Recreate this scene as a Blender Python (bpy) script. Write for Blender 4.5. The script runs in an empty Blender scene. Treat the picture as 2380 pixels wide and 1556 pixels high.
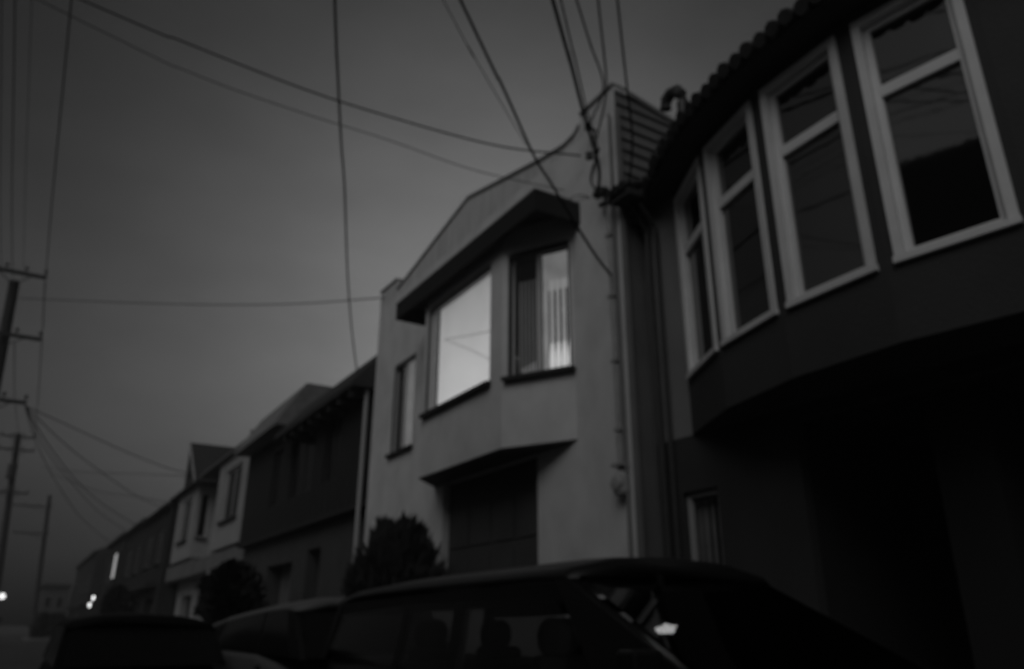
import bpy, math, random
from mathutils import Vector, Matrix
random.seed(7)
C = bpy.context.scene.collection
PI = math.pi
rad = math.radians

# ---------------------------------------------------------------- camera model
HAZE = 0.0022
FPX, CX, CY, CAMZ = 1780.0, 1190.0, 778.0, 1.25          # in a 2380 x 1556 picture
_dy = Vector((30-CX, 1452-CY, FPX)).normalized()          # street direction
_vx = 1205.0
_vy = CY-((_vx-CX)*_dy.x+FPX*_dy.z)/_dy.y
_u = Vector((_vx-CX, _vy-CY, FPX)).normalized()           # vertical
if _u.y > 0: _u = -_u
_x = _dy.cross(_u)
if _x.x < 0: _x = -_x
RM = Matrix((_x, _dy, _u))
def ray(px, py): return RM @ Vector((px-CX, py-CY, FPX))
def on_x(px, py, x):
    r = ray(px, py); t = x/r.x; return Vector((x, r.y*t, CAMZ+r.z*t))
def on_y(px, py, y):
    r = ray(px, py); t = y/r.y; return Vector((r.x*t, y, CAMZ+r.z*t))
def on_z(px, py, z):
    r = ray(px, py); t = (z-CAMZ)/r.z; return Vector((r.x*t, r.y*t, z))

# ---------------------------------------------------------------- materials
MATS = {}
def mat(name, g, rough=0.8, noise=0.0, scale=6.0, bump=0.0, bscale=60.0, spec=0.3, stretch=None, emit=0.0, metal=0.0, ior=None):
    if name in MATS: return MATS[name]
    m = bpy.data.materials.new(name); m.use_nodes = True
    nt = m.node_tree; b = nt.nodes['Principled BSDF']
    b.inputs['Base Color'].default_value = (g, g, g, 1)
    b.inputs['Roughness'].default_value = rough
    b.inputs['Metallic'].default_value = metal
    b.inputs['Specular IOR Level'].default_value = spec
    if ior: b.inputs['IOR'].default_value = ior
    if emit:
        b.inputs['Emission Color'].default_value = (1, 1, 1, 1)
        b.inputs['Emission Strength'].default_value = emit
    if noise or bump:
        tc = nt.nodes.new('ShaderNodeTexCoord'); mp = nt.nodes.new('ShaderNodeMapping')
        nt.links.new(tc.outputs['Object'], mp.inputs['Vector'])
        if stretch: mp.inputs['Scale'].default_value = stretch
    if noise:
        n = nt.nodes.new('ShaderNodeTexNoise'); n.inputs['Scale'].default_value = scale; n.inputs['Detail'].default_value = 6
        nt.links.new(mp.outputs[0], n.inputs['Vector'])
        r = nt.nodes.new('ShaderNodeMapRange')
        r.inputs['From Min'].default_value = 0.3; r.inputs['From Max'].default_value = 0.7
        r.inputs['To Min'].default_value = g*(1-noise); r.inputs['To Max'].default_value = g*(1+noise)
        nt.links.new(n.outputs['Fac'], r.inputs['Value'])
        cb = nt.nodes.new('ShaderNodeCombineColor')
        for k in range(3): nt.links.new(r.outputs[0], cb.inputs[k])
        nt.links.new(cb.outputs[0], b.inputs['Base Color'])
    if bump:
        n2 = nt.nodes.new('ShaderNodeTexNoise'); n2.inputs['Scale'].default_value = bscale; n2.inputs['Detail'].default_value = 4
        nt.links.new(mp.outputs[0], n2.inputs['Vector'])
        bp = nt.nodes.new('ShaderNodeBump'); bp.inputs['Strength'].default_value = bump; bp.inputs['Distance'].default_value = 0.02
        nt.links.new(n2.outputs['Fac'], bp.inputs['Height']); nt.links.new(bp.outputs[0], b.inputs['Normal'])
    MATS[name] = m
    return m

def lit(name, e, g=0.5, noise=0.0, scale=4.0):
    """emissive surface: a lit blind, lamp or room, or a stand-in glow"""
    m = bpy.data.materials.new(name); m.use_nodes = True
    nt = m.node_tree; b = nt.nodes['Principled BSDF']
    b.inputs['Base Color'].default_value = (g, g, g, 1); b.inputs['Roughness'].default_value = 0.9
    b.inputs['Emission Color'].default_value = (1, 1, 1, 1); b.inputs['Emission Strength'].default_value = e
    if noise:
        tc = nt.nodes.new('ShaderNodeTexCoord'); n = nt.nodes.new('ShaderNodeTexNoise')
        n.inputs['Scale'].default_value = scale; n.inputs['Detail'].default_value = 3
        nt.links.new(tc.outputs['Object'], n.inputs['Vector'])
        r = nt.nodes.new('ShaderNodeMapRange'); r.inputs['From Min'].default_value = .3; r.inputs['From Max'].default_value = .7
        r.inputs['To Min'].default_value = e*(1-noise); r.inputs['To Max'].default_value = e*(1+noise)
        nt.links.new(n.outputs['Fac'], r.inputs['Value']); nt.links.new(r.outputs[0], b.inputs['Emission Strength'])
    return m

def clear_glass(name, tint=0.9, ior=1.5):
    m = bpy.data.materials.new(name); m.use_nodes = True
    nt = m.node_tree; nt.nodes.remove(nt.nodes['Principled BSDF']); out = nt.nodes['Material Output']
    t = nt.nodes.new('ShaderNodeBsdfTransparent'); t.inputs[0].default_value = (tint, tint, tint, 1)
    g = nt.nodes.new('ShaderNodeBsdfGlossy'); g.inputs['Roughness'].default_value = 0.02
    lw = nt.nodes.new('ShaderNodeLayerWeight'); lw.inputs['Blend'].default_value = 0.5
    pw = nt.nodes.new('ShaderNodeMath'); pw.operation = 'POWER'; pw.inputs[1].default_value = 5.0
    nt.links.new(lw.outputs['Facing'], pw.inputs[0])
    f0 = ((ior-1)/(ior+1))**2
    f = nt.nodes.new('ShaderNodeMath'); f.operation = 'MULTIPLY_ADD'; f.inputs[1].default_value = 1-f0; f.inputs[2].default_value = f0
    nt.links.new(pw.outputs[0], f.inputs[0])
    mx = nt.nodes.new('ShaderNodeMixShader')
    nt.links.new(f.outputs[0], mx.inputs[0]); nt.links.new(t.outputs[0], mx.inputs[1]); nt.links.new(g.outputs[0], mx.inputs[2])
    nt.links.new(mx.outputs[0], out.inputs['Surface'])
    return m

stucco = mat('pale_stucco', 0.62, 0.9, 0.11, 2.0, 0.5, 60, stretch=(1, 1, .8))
parapet_m = mat('weathered_stucco', 0.54, 0.9, 0.16, 2.2, 0.35, 70, stretch=(2.6, 2.6, 0.35))
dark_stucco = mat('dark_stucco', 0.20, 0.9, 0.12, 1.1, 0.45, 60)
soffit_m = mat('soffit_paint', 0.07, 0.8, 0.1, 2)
trim_white = mat('white_trim_paint', 0.68, 0.55, 0.06, 3)
trim_grey = mat('grey_trim_paint', 0.20, 0.6, 0.08, 3)
frame_grey = mat('window_frame_paint', 0.42, 0.5, 0.05, 4)
dark_trim = mat('dark_trim_paint', 0.035, 0.7, 0.1, 3)
siding_m = mat('weathered_siding', 0.16, 0.85, 0.22, 2.5, 0.2, 40, stretch=(0.5, 1, 4))
tile_m = mat('roof_tile', 0.04, 0.85, 0.25, 5, 0.3, 30)
shingle_m = mat('roof_shingle', 0.12, 0.9, 0.2, 6, 0.3, 50)
door_m = mat('garage_door_paint', 0.065, 0.7, 0.1, 2)
house_grey = mat('grey_stucco', 0.33, 0.9, 0.1, 1.2, 0.3, 50)
house_mid = mat('mid_grey_stucco', 0.17, 0.9, 0.1, 1.2, 0.3, 50)
house_dark = mat('brown_wall', 0.028, 0.85, 0.18, 1.5, 0.2, 30)
pipe_m = mat('galvanised_pipe', 0.32, 0.5, 0.1, 8, spec=0.4)
dark_pipe = mat('dark_pipe', 0.05, 0.5, 0.1, 8)
wire_m = mat('wire_insulation', 0.02, 0.6, spec=0.2)
wood_m = mat('pole_wood', 0.05, 0.9, 0.25, 3, 0.4, 30, stretch=(4, 4, 0.3))
porcelain = mat('insulator_ceramic', 0.08, 0.4)
leaf_m = mat('leaf', 0.035, 0.8, 0.4, 3, spec=0.2)
bark_m = mat('bark', 0.04, 0.9, 0.2, 5)
asphalt = mat('asphalt', 0.055, 0.75, 0.2, 1.5, 0.4, 120)
concrete = mat('concrete', 0.16, 0.9, 0.12, 1.2, 0.3, 90)
soil_m = mat('earth', 0.07, 0.95, 0.2, 0.3)
car_paint = mat('black_car_paint', 0.012, 0.42, spec=0.35)
car_paint2 = mat('charcoal_car_paint', 0.010, 0.6, spec=0.12)
rubber = mat('tyre_rubber', 0.02, 0.9)
alloy = mat('wheel_alloy', 0.25, 0.4, metal=0.8)
cloth = mat('seat_cloth', 0.03, 0.95, 0.2, 8)
trim_blk = mat('black_trim', 0.012, 0.6)
lens_m = mat('lamp_lens', 0.25, 0.1, spec=0.5)
window_mirror = mat('dark_window_glass', 0.006, 0.04, bump=0.06, bscale=2.2, spec=0.5, ior=2.25)
far_glass = mat('far_window_glass', 0.008, 0.25, spec=0.35)
room_dark = mat('dark_room', 0.006, 0.95)
house_glass = clear_glass('clear_window_glass', 0.92, 1.3)
car_glass = clear_glass('tinted_car_glass', 0.72, 1.3)
blind_lit = lit('lit_roller_blind', 0.44, 0.5)
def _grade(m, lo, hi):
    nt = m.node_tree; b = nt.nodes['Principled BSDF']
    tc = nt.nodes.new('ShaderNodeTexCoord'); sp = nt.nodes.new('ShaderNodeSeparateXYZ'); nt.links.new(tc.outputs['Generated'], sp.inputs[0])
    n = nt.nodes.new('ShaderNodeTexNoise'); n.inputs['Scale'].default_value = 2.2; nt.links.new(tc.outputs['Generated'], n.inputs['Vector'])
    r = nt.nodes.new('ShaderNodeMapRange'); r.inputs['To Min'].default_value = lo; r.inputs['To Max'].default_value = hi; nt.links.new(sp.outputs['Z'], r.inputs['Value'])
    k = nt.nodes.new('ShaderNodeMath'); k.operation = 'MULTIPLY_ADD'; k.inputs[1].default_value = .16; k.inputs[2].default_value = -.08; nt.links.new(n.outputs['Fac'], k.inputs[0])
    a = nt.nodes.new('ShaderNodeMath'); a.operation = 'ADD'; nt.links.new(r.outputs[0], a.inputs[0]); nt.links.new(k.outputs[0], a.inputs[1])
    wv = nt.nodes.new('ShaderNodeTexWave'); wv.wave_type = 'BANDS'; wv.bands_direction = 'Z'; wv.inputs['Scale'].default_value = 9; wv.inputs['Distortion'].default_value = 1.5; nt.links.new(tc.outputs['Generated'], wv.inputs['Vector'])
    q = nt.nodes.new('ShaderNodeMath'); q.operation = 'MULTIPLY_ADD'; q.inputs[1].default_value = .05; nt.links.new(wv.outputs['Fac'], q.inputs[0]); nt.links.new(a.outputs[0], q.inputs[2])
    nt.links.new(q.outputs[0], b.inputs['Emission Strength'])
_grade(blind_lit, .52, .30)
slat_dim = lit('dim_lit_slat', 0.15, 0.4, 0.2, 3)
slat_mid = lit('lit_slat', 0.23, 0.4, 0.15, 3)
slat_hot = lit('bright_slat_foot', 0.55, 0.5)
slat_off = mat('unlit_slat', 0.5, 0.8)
glint_lit = lit('glint_glow', 17.0, 0.8)
stair_lit = lit('lit_stair_window', 0.32, 0.5)
porch_lit = lit('lit_porch_lamp', 2.2, 0.8)
slit_lit = lit('dim_lit_doorway', 0.08, 0.3)
far_lamp = lit('lit_street_lamp', 1.6, 0.8)

# ---------------------------------------------------------------- mesh building
class Frame:
    def __init__(s, o, u, v=(0, 0, 1)):
        s.o = Vector(o); s.u = Vector(u).normalized(); s.v = Vector(v).normalized(); s.n = s.u.cross(s.v).normalized()
    def flip(s): s.n = -s.n; return s
    def p(s, a, b, c=0.0): return s.o+s.u*a+s.v*b+s.n*c

class MB:
    def __init__(s): s.v = []; s.f = []
    def add(s, vs, fs):
        k = len(s.v); s.v += [tuple(v) for v in vs]; s.f += [tuple(i+k for i in f) for f in fs]; return s
    def quad(s, a, b, c, d): return s.add([a, b, c, d], [(0, 1, 2, 3)])
    def box(s, x0, y0, z0, x1, y1, z1):
        vs = [(x, y, z) for z in (z0, z1) for y in (y0, y1) for x in (x0, x1)]
        return s.add(vs, [(0, 2, 3, 1), (4, 5, 7, 6), (0, 1, 5, 4), (2, 6, 7, 3), (0, 4, 6, 2), (1, 3, 7, 5)])
    def obox(s, F, a0, a1, b0, b1, c0, c1):
        vs = [F.p(a, b, c) for c in (c0, c1) for b in (b0, b1) for a in (a0, a1)]
        return s.add(vs, [(0, 2, 3, 1), (4, 5, 7, 6), (0, 1, 5, 4), (2, 6, 7, 3), (0, 4, 6, 2), (1, 3, 7, 5)])
    def prism(s, pts, d):
        """closed polygon of points swept by the vector d"""
        n = len(pts); d = Vector(d); q = [Vector(p) for p in pts]; vs = q+[p+d for p in q]
        fs = [tuple(range(n-1, -1, -1)), tuple(range(n, 2*n))]+[(i, (i+1) % n, n+(i+1) % n, n+i) for i in range(n)]
        return s.add(vs, fs)
    def panel(s, F, W, H, holes=(), depth=0.0, b_start=0.0, a_start=0.0):
        """flat wall face with rectangular openings and their reveals"""
        A = sorted({a_start, W, *[h[0] for h in holes], *[h[1] for h in holes]})
        B = sorted({b_start, H, *[h[2] for h in holes], *[h[3] for h in holes]})
        for i in range(len(A)-1):
            for j in range(len(B)-1):
                ma, mb = (A[i]+A[i+1])/2, (B[j]+B[j+1])/2
                if any(h[0] < ma < h[1] and h[2] < mb < h[3] for h in holes): continue
                s.quad(F.p(A[i], B[j]), F.p(A[i+1], B[j]), F.p(A[i+1], B[j+1]), F.p(A[i], B[j+1]))
        for h in holes:
            d = h[4] if len(h) > 4 else depth
            if not d: continue
            a0, a1, b0, b1 = h[:4]
            for (p, q) in (((a0, b0), (a0, b1)), ((a1, b0), (a1, b1)), ((a0, b0), (a1, b0)), ((a0, b1), (a1, b1))):
                s.quad(F.p(*p), F.p(*q), F.p(*q, -d), F.p(*p, -d))
        return s
    def tube(s, pts, r, n=8, r1=None, cap=True):
        pts = [Vector(p) for p in pts]; rings = []
        k0 = len(s.v); m = len(pts)
        for i, p in enumerate(pts):
            t = (pts[min(i+1, m-1)]-pts[max(i-1, 0)]).normalized()
            a = t.cross(Vector((0, 0, 1)) if abs(t.z) < .95 else Vector((1, 0, 0))).normalized(); b = t.cross(a)
            rr = r if r1 is None else r+(r1-r)*i/(m-1)
            for k in range(n):
                w = 2*PI*k/n; s.v.append(tuple(p+(a*math.cos(w)+b*math.sin(w))*rr))
        for i in range(m-1):
            for k in range(n):
                s.f.append((k0+i*n+k, k0+i*n+(k+1) % n, k0+(i+1)*n+(k+1) % n, k0+(i+1)*n+k))
        if cap:
            s.f.append(tuple(k0+k for k in range(n))); s.f.append(tuple(k0+(m-1)*n+k for k in range(n)))
        return s
    def lathe(s, o, prof, axis=(0, 0, 1), n=16):
        o = Vector(o); ax = Vector(axis).normalized()
        a = ax.cross(Vector((1, 0, 0)) if abs(ax.x) < .9 else Vector((0, 1, 0))).normalized(); b = ax.cross(a)
        k0 = len(s.v)
        for (r, h) in prof:
            for k in range(n):
                w = 2*PI*k/n; s.v.append(tuple(o+ax*h+(a*math.cos(w)+b*math.sin(w))*r))
        for i in range(len(prof)-1):
            for k in range(n): s.f.append((k0+i*n+k, k0+i*n+(k+1) % n, k0+(i+1)*n+(k+1) % n, k0+(i+1)*n+k))
        s.f.append(tuple(k0+k for k in range(n))); s.f.append(tuple(k0+(len(prof)-1)*n+k for k in range(n)))
        return s
    def loft(s, rings, closed=True, caps=True):
        k0 = len(s.v); n = len(rings[0])
        for r in rings: s.v += [tuple(p) for p in r]
        for i in range(len(rings)-1):
            for k in range(n if closed else n-1):
                s.f.append((k0+i*n+k, k0+i*n+(k+1) % n, k0+(i+1)*n+(k+1) % n, k0+(i+1)*n+k))
        if caps and closed:
            s.f.append(tuple(k0+k for k in range(n))); s.f.append(tuple(k0+(len(rings)-1)*n+k for k in range(n)))
        return s
    def build(s, name, m, parent=None, smooth=False, bevel=0.0, subsurf=0):
        me = bpy.data.meshes.new(name); me.from_pydata(s.v, [], s.f); me.validate()
        import bmesh
        bm = bmesh.new(); bm.from_mesh(me); bmesh.ops.recalc_face_normals(bm, faces=bm.faces); bm.to_mesh(me); bm.free()
        me.materials.append(m)
        if smooth:
            for p in me.polygons: p.use_smooth = True
        o = bpy.data.objects.new(name, me); C.objects.link(o)
        if parent:
            o.parent = parent
            w = world_loc(parent)
            for v in me.vertices: v.co -= w
        if bevel:
            b = o.modifiers.new('bevel', 'BEVEL'); b.width = bevel; b.segments = 2; b.limit_method = 'ANGLE'
        if subsurf:
            b = o.modifiers.new('sub', 'SUBSURF'); b.levels = subsurf; b.render_levels = subsurf
        return o
def world_loc(o):
    w = Vector((0, 0, 0))
    while o: w += o.location; o = o.parent
    return w
def tag(o, label=None, cat=None, group=None, kind=None):
    if label: o['label'] = label
    if cat: o['category'] = cat
    if group: o['group'] = group
    if kind: o['kind'] = kind
    return o
def thing(name, loc, label, cat, group=None):
    o = bpy.data.objects.new(name, None); o.empty_display_size = .3; C.objects.link(o); o.location = loc
    return tag(o, label, cat, group)
def copy_tree(o, parent=None):
    c = o.copy(); C.objects.link(c)
    if parent: c.parent = parent
    for ch in list(o.children): copy_tree(ch, c)
    return c

# ---------------------------------------------------------------- setting
def struct(name, mb, m):
    return tag(mb.build(name, m), kind='structure')
struct('ground', MB().quad((-900, -900, -.02), (900, -900, -.02), (900, 900, -.02), (-900, 900, -.02)), soil_m)
struct('road', MB().quad((-2.1, -80, 0), (4.12, -80, 0), (4.12, 300, 0), (-2.1, 300, 0)), asphalt)
mb = MB(); mb.box(4.12, -80, -.01, 6.6, 78, .13)
struct('pavement', mb, concrete)
struct('pavement_corner', MB().box(1.0, 78.02, -.01, 9.0, 92, .13), concrete)
struct('pavement_opposite', MB().box(-5.6, -80, -.01, -2.1, 200, .13), concrete)
struct('kerb', MB().box(3.97, -80, 0.004, 4.117, 77.9, .125), mat('kerb_stone', .3, .85, .1, 3))
struct('kerb_opposite', MB().box(-2.097, -80, 0.004, -1.95, 200, .125), mat('kerb_stone', .3))

# ---------------------------------------------------------------- windows
def window(parent, F, a0, a1, b0, b1, fr=0.07, recess=0.10, frame_mat=frame_grey, sill_mat=None, mull=(), trans=(),
           glass=house_glass, sill=(0.06, 0.05, 0.08), casing=0.0, casing_mat=None, ft=0.06, room=None, name='window'):
    """frame at the bottom of a reveal, glass pane and sill as children; a, b in the wall's own axes"""
    m = MB(); c0, c1 = -recess-ft, -recess
    m.obox(F, a0, a0+fr, b0, b1, c0, c1); m.obox(F, a1-fr, a1, b0, b1, c0, c1)
    m.obox(F, a0+fr, a1-fr, b0, b0+fr, c0, c1); m.obox(F, a0+fr, a1-fr, b1-fr, b1, c0, c1)
    for x in mull: m.obox(F, x-fr*.4, x+fr*.4, b0+fr, b1-fr, c0+.004, c1-.006)
    for z in trans: m.obox(F, a0+fr, a1-fr, z-fr*.62, z+fr*.62, c0+.003, c1+.004)
    if casing:
        k = casing; d = .035
        m.obox(F, a0-k, a0, b0-k, b1+k, -.01, d); m.obox(F, a1, a1+k, b0-k, b1+k, -.01, d)
        m.obox(F, a0, a1, b1, b1+k, -.01, d); m.obox(F, a0, a1, b0-k, b0, -.01, d)
    w = m.build(name, frame_mat, parent)
    g = MB().obox(F, a0+fr*.6, a1-fr*.6, b0+fr*.6, b1-fr*.6, (c0+c1)/2-.006, (c0+c1)/2+.006)
    g.build('pane', glass, w)
    if sill:
        e, h, d = sill
        MB().obox(F, a0-e, a1+e, b0-h, b0-.002, -recess*.5, d).build('sill', sill_mat or frame_mat, w)
    if room:
        r = MB(); dd = .55
        r.obox(F, a0-.25, a1+.25, b0-.25, b1+.25, -recess-ft-dd-.03, -recess-ft-dd)
        r.build('room_back', room, w)
    return w

# ================================================================ pale stucco house
XW = 6.0
hs = thing('stucco_house', (XW, 11.45, 0), 'pale stucco house with a lit projecting bay window and curved parapet', 'house')
FW = Frame((XW, 7.05, 0), (0, 1, 0)).flip()                 # a = Y-7.05, outward = -X
FW.n = Vector((-1, 0, 0))
def wa(y): return y-7.05
holes = [(wa(13.63), wa(14.72), 4.55, 6.48, .18), (wa(9.16), wa(12.16), 0.0, 3.57, .14), (wa(8.172), wa(12.54), 3.62, 7.03)]
m = MB(); m.panel(FW, 8.8, 8.2, holes)
# bay
BZ0, BZ1 = 3.60, 7.04
Bn, Bl, A1, A2 = Vector((5.42, 9.2, 0)), Vector((5.42, 11.96, 0)), Vector((6.0, 8.17, 0)), Vector((6.0, 12.55, 0))
FB = Frame((5.42, 9.2, 0), (0, 1, 0)); FB.n = Vector((-1, 0, 0))
m.panel(FB, 2.76, BZ1, [(.36, 2.62, 4.67, 6.65, .14)], b_start=BZ0)
ds = (Bn-A1); LS = ds.length
FS = Frame(A1, ds); FS.n = Vector((-ds.y, ds.x, 0)).normalized()
if FS.n.x > 0: FS.n = -FS.n
m.panel(FS, LS, BZ1, [(.05, LS-.10, 4.62, 6.62, .12)], b_start=BZ0)
dl = A2-Bl; FL = Frame(Bl, dl); FL.n = Vector((-1, 1, 0)).normalized()
m.panel(FL, dl.length, BZ1, b_start=BZ0)
# left side and back
m.quad((6, 15.85, 0), (14, 15.85, 0), (14, 15.85, 8.2), (6, 15.85, 8.2))
m.quad((14, 7.07, 0), (14, 15.85, 0), (14, 15.85, 8.0), (14, 7.07, 8.0))
m.build('wall', stucco, hs)
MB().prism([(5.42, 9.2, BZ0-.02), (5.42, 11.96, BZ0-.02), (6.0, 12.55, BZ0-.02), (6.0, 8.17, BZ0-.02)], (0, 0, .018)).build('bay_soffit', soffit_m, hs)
# parapet: side piers, swept shoulders and a low gable
top = [(7.05, 8.62), (7.86, 8.60), (7.90, 8.42), (8.02, 8.33), (8.3, 8.30), (8.87, 8.40), (10.2, 8.70), (11.5, 9.0), (13.0, 8.70), (14.45, 8.40), (14.85, 8.33), (14.9, 8.60), (15.85, 8.62)]
pts = [(XW, 7.05, 8.2)]+[(XW, y, z) for y, z in top]+[(XW, 15.85, 8.2)]
MB().prism(pts, (.26, 0, 0)).build('parapet', parapet_m, hs)
mb = MB()
for (y0, z0), (y1, z1) in zip(top, top[1:]):
    if abs(y1-y0) < .06: continue
    mb.prism([(XW-.03, y0, z0+.002), (XW-.03, y1, z1+.002), (XW-.03, y1, z1+.05), (XW-.03, y0, z0+.05)], (.32, 0, 0))
mb.build('parapet_coping', trim_grey, hs)
MB().quad((6.2, 7.1, 8.15), (14, 7.1, 7.2), (14, 15.8, 7.2), (6.2, 15.8, 8.15)).build('roof', shingle_m, hs)
# clapboard on the side towards the camera
MB().quad((6.004, 7.05, 0), (14, 7.05, 0), (14, 7.05, 6.45), (6.004, 7.05, 6.45)).build('side_wall', mat('shaded_side_render', .13, .9, .15, 1.5, .3, 50), hs)  # lower side wall toned darker for the shade between the houses
mb = MB(); z = 6.4
while z < 8.5:
    z1 = min(z+.19, 8.55)
    xe0, xe1 = min(6+(8.6-z)/.19, 14), min(6+(8.6-z1)/.19, 14)
    mb.add([(6.004, 7.012, z), (xe0, 7.012, z), (xe1, 7.045, z1), (6.004, 7.045, z1), (6.004, 7.06, z), (xe0, 7.06, z), (xe1, 7.06, z1), (6.004, 7.06, z1)],
           [(0, 1, 2, 3), (0, 4, 5, 1), (1, 5, 6, 2), (3, 2, 6, 7), (4, 7, 6, 5), (0, 3, 7, 4)])
    z = z1
mb.build('side_siding', siding_m, hs)
mb = MB(); mb.prism([(6.262, 7.0, 8.52), (14, 7.0, 7.05), (14, 7.0, 7.12), (6.262, 7.0, 8.6)], (0, .12, 0)); mb.build('side_coping', trim_grey, hs)
MB().box(5.985, 6.995, .13, 6.05, 7.046, 8.2).build('corner_board', trim_grey, hs)
# boxed eave over the bay
EX, EY0, EY1 = 5.21, 7.95, 12.9
mb = MB()
mb.box(EX, EY0, 6.77, EX+.06, EY1, 7.08); mb.box(EX+.06, EY0, 6.77, 5.998, EY0+.06, 7.08); mb.box(EX+.06, EY1-.06, 6.77, 5.998, EY1, 7.08)
fas = mb.build('bay_eave', mat('black_eave_paint', .02, .8), hs)
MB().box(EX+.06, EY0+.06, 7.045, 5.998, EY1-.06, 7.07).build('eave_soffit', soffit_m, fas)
mb = MB()
mb.box(EX-.01, EY0-.01, 7.083, 5.996, EY1+.01, 7.11)
mb.build('eave_roof', shingle_m, fas)
def shade_trim(w, F, a0, a1, b0, b1, side, head, c0=-.105, c1=-.004):
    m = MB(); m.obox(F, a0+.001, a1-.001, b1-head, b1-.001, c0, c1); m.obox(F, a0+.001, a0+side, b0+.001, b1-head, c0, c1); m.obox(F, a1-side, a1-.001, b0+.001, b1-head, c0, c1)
    m.build('shade_trim', mat('shaded_window_trim', .07, .7, .1, 3), w)  # dark trim ring; its head bar also paints in the reveal shade
# front bay window with a lit roller blind
w = window(hs, FB, .36, 2.62, 4.67, 6.65, fr=.07, recess=.045, mull=(), sill=(.05, .07, .09), sill_mat=dark_trim, frame_mat=mat('pale_sash_paint', .60, .5))
shade_trim(w, FB, .36, 2.62, 4.67, 6.65, .012, .10, -.04)
MB().obox(FB, .40, 2.42, 4.72, 6.58, -.145, -.135).build('roller_blind', blind_lit, w)
MB().obox(FB, 2.425, 2.455, 4.74, 6.58, -.16, -.10).build('mullion', dark_trim, w)
MB().obox(FB, 2.46, 2.58, 4.72, 6.58, -.15, -.14).build('jamb_glow', slat_mid, w)  # pale jamb strip given its own glow to read as lit
mb = MB()
for pts_ in (((2.2, 5.96), (1.2, 5.72), (.45, 5.56)), ((2.2, 5.96), (1.2, 5.46), (.45, 5.04))):
    mb.tube([FB.p(*t, -.128) for t in pts_], .006, 6)
mb.build('wire_reflections', mat('reflected_wire', .5, .8), w)  # thin tubes stand in for wires reflected in the glass
# angled bay window, vertical slats
w = window(hs, FS, .05, LS-.10, 4.62, 6.62, fr=.05, recess=.09, mull=(.62,), sill=(.06, .06, .10), sill_mat=dark_trim, frame_mat=mat('pale_sash_paint', .55))
shade_trim(w, FS, .05, LS-.10, 4.62, 6.62, .03, .09, -.085)
MB().obox(FS, .50, LS-.12, 4.66, 6.57, -.30, -.29).build('dark_half', room_dark, w)
MB().obox(FS, .06, .50, 4.66, 6.57, -.31, -.30).build('room_back', room_dark, w)
MB().obox(FS, .10, .59, 5.95, 6.56, -.20, -.19).build('lit_valance', slat_dim, w)
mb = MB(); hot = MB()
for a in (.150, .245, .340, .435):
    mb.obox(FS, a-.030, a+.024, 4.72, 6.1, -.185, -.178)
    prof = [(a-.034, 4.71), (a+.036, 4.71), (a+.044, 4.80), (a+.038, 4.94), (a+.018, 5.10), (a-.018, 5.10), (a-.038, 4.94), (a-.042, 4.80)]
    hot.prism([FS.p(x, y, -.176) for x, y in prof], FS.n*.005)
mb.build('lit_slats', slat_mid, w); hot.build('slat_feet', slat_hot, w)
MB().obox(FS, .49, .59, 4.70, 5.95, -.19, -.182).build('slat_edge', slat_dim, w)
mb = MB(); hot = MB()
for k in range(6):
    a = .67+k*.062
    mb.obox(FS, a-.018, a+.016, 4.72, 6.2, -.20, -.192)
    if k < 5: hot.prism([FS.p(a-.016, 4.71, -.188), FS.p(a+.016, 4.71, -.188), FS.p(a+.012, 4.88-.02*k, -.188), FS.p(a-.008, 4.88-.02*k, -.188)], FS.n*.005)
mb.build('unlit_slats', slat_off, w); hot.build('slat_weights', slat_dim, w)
# small flat window
w = window(hs, FW, wa(13.63), wa(14.72), 4.55, 6.48, fr=.06, recess=.04, mull=(wa(14.27),), sill=(.07, .07, .08), sill_mat=dark_trim)
shade_trim(w, FW, wa(13.63), wa(14.72), 4.55, 6.48, .02, .08, -.035)
MB().obox(FW, wa(13.69), wa(14.27), 4.6, 6.42, -.125, -.115).build('lit_blind', slat_dim, w)
MB().obox(FW, wa(14.28), wa(14.68), 4.6, 6.42, -.165, -.155).build('room_back', room_dark, w)
# garage door deep in its opening
mb = MB()
FG = Frame((6.13, 9.16, 0), (0, 1, 0)); FG.n = Vector((-1, 0, 0))
mb.obox(FG, -.05, 3.05, .13, 3.6, -.06, 0)
for r in range(4):
    for k in range(4):
        mb.obox(FG, .1+k*.72, .1+k*.72+.62, .25+r*.74, .25+r*.74+.62, 0, .02)
gd = mb.build('garage_door', door_m, hs)
MB().obox(FG, 1.42, 1.58, 1.25, 1.29, .03, .06).build('handle', alloy, gd)
# service mast: conduit, weatherhead, insulator, meter
cx, cy = 5.95, 7.22
cd = MB().tube([(cx, cy, 3.0), (cx, cy, 6.75)], .04, 10)
for zz in (3.5, 4.4, 5.3, 6.2): cd.box(cx-.05, cy-.06, zz, 6.0, cy+.06, zz+.04)
cd = cd.build('conduit', pipe_m, hs)
wh = MB().tube([(cx, cy, 6.7), (cx-.01, cy, 6.82), (cx-.07, cy, 6.9), (cx-.16, cy, 6.88), (cx-.2, cy, 6.78)], .07, 10)
wh.tube([(cx-.02, cy-.1, 6.74), (cx-.02, cy+.16, 6.76)], .035, 8)
wh.build('weatherhead', dark_pipe, cd)
mb = MB(); mb.lathe((cx, cy, 2.72), [(.0, 0), (.09, 0), (.11, .04), (.11, .22), (.07, .27), (.05, .3)], n=14)
mb.lathe((cx-.02, cy, 2.85), [(.085, 0), (.095, .03), (.095, .08), (.08, .10), (.0, .11)], axis=(-1, 0, 0), n=18)
mb.box(cx-.09, cy-.1, 3.06, 5.999, cy+.1, 3.10)
mb.build('electric_meter', mat('meter_grey', .34, .5), hs)
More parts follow.
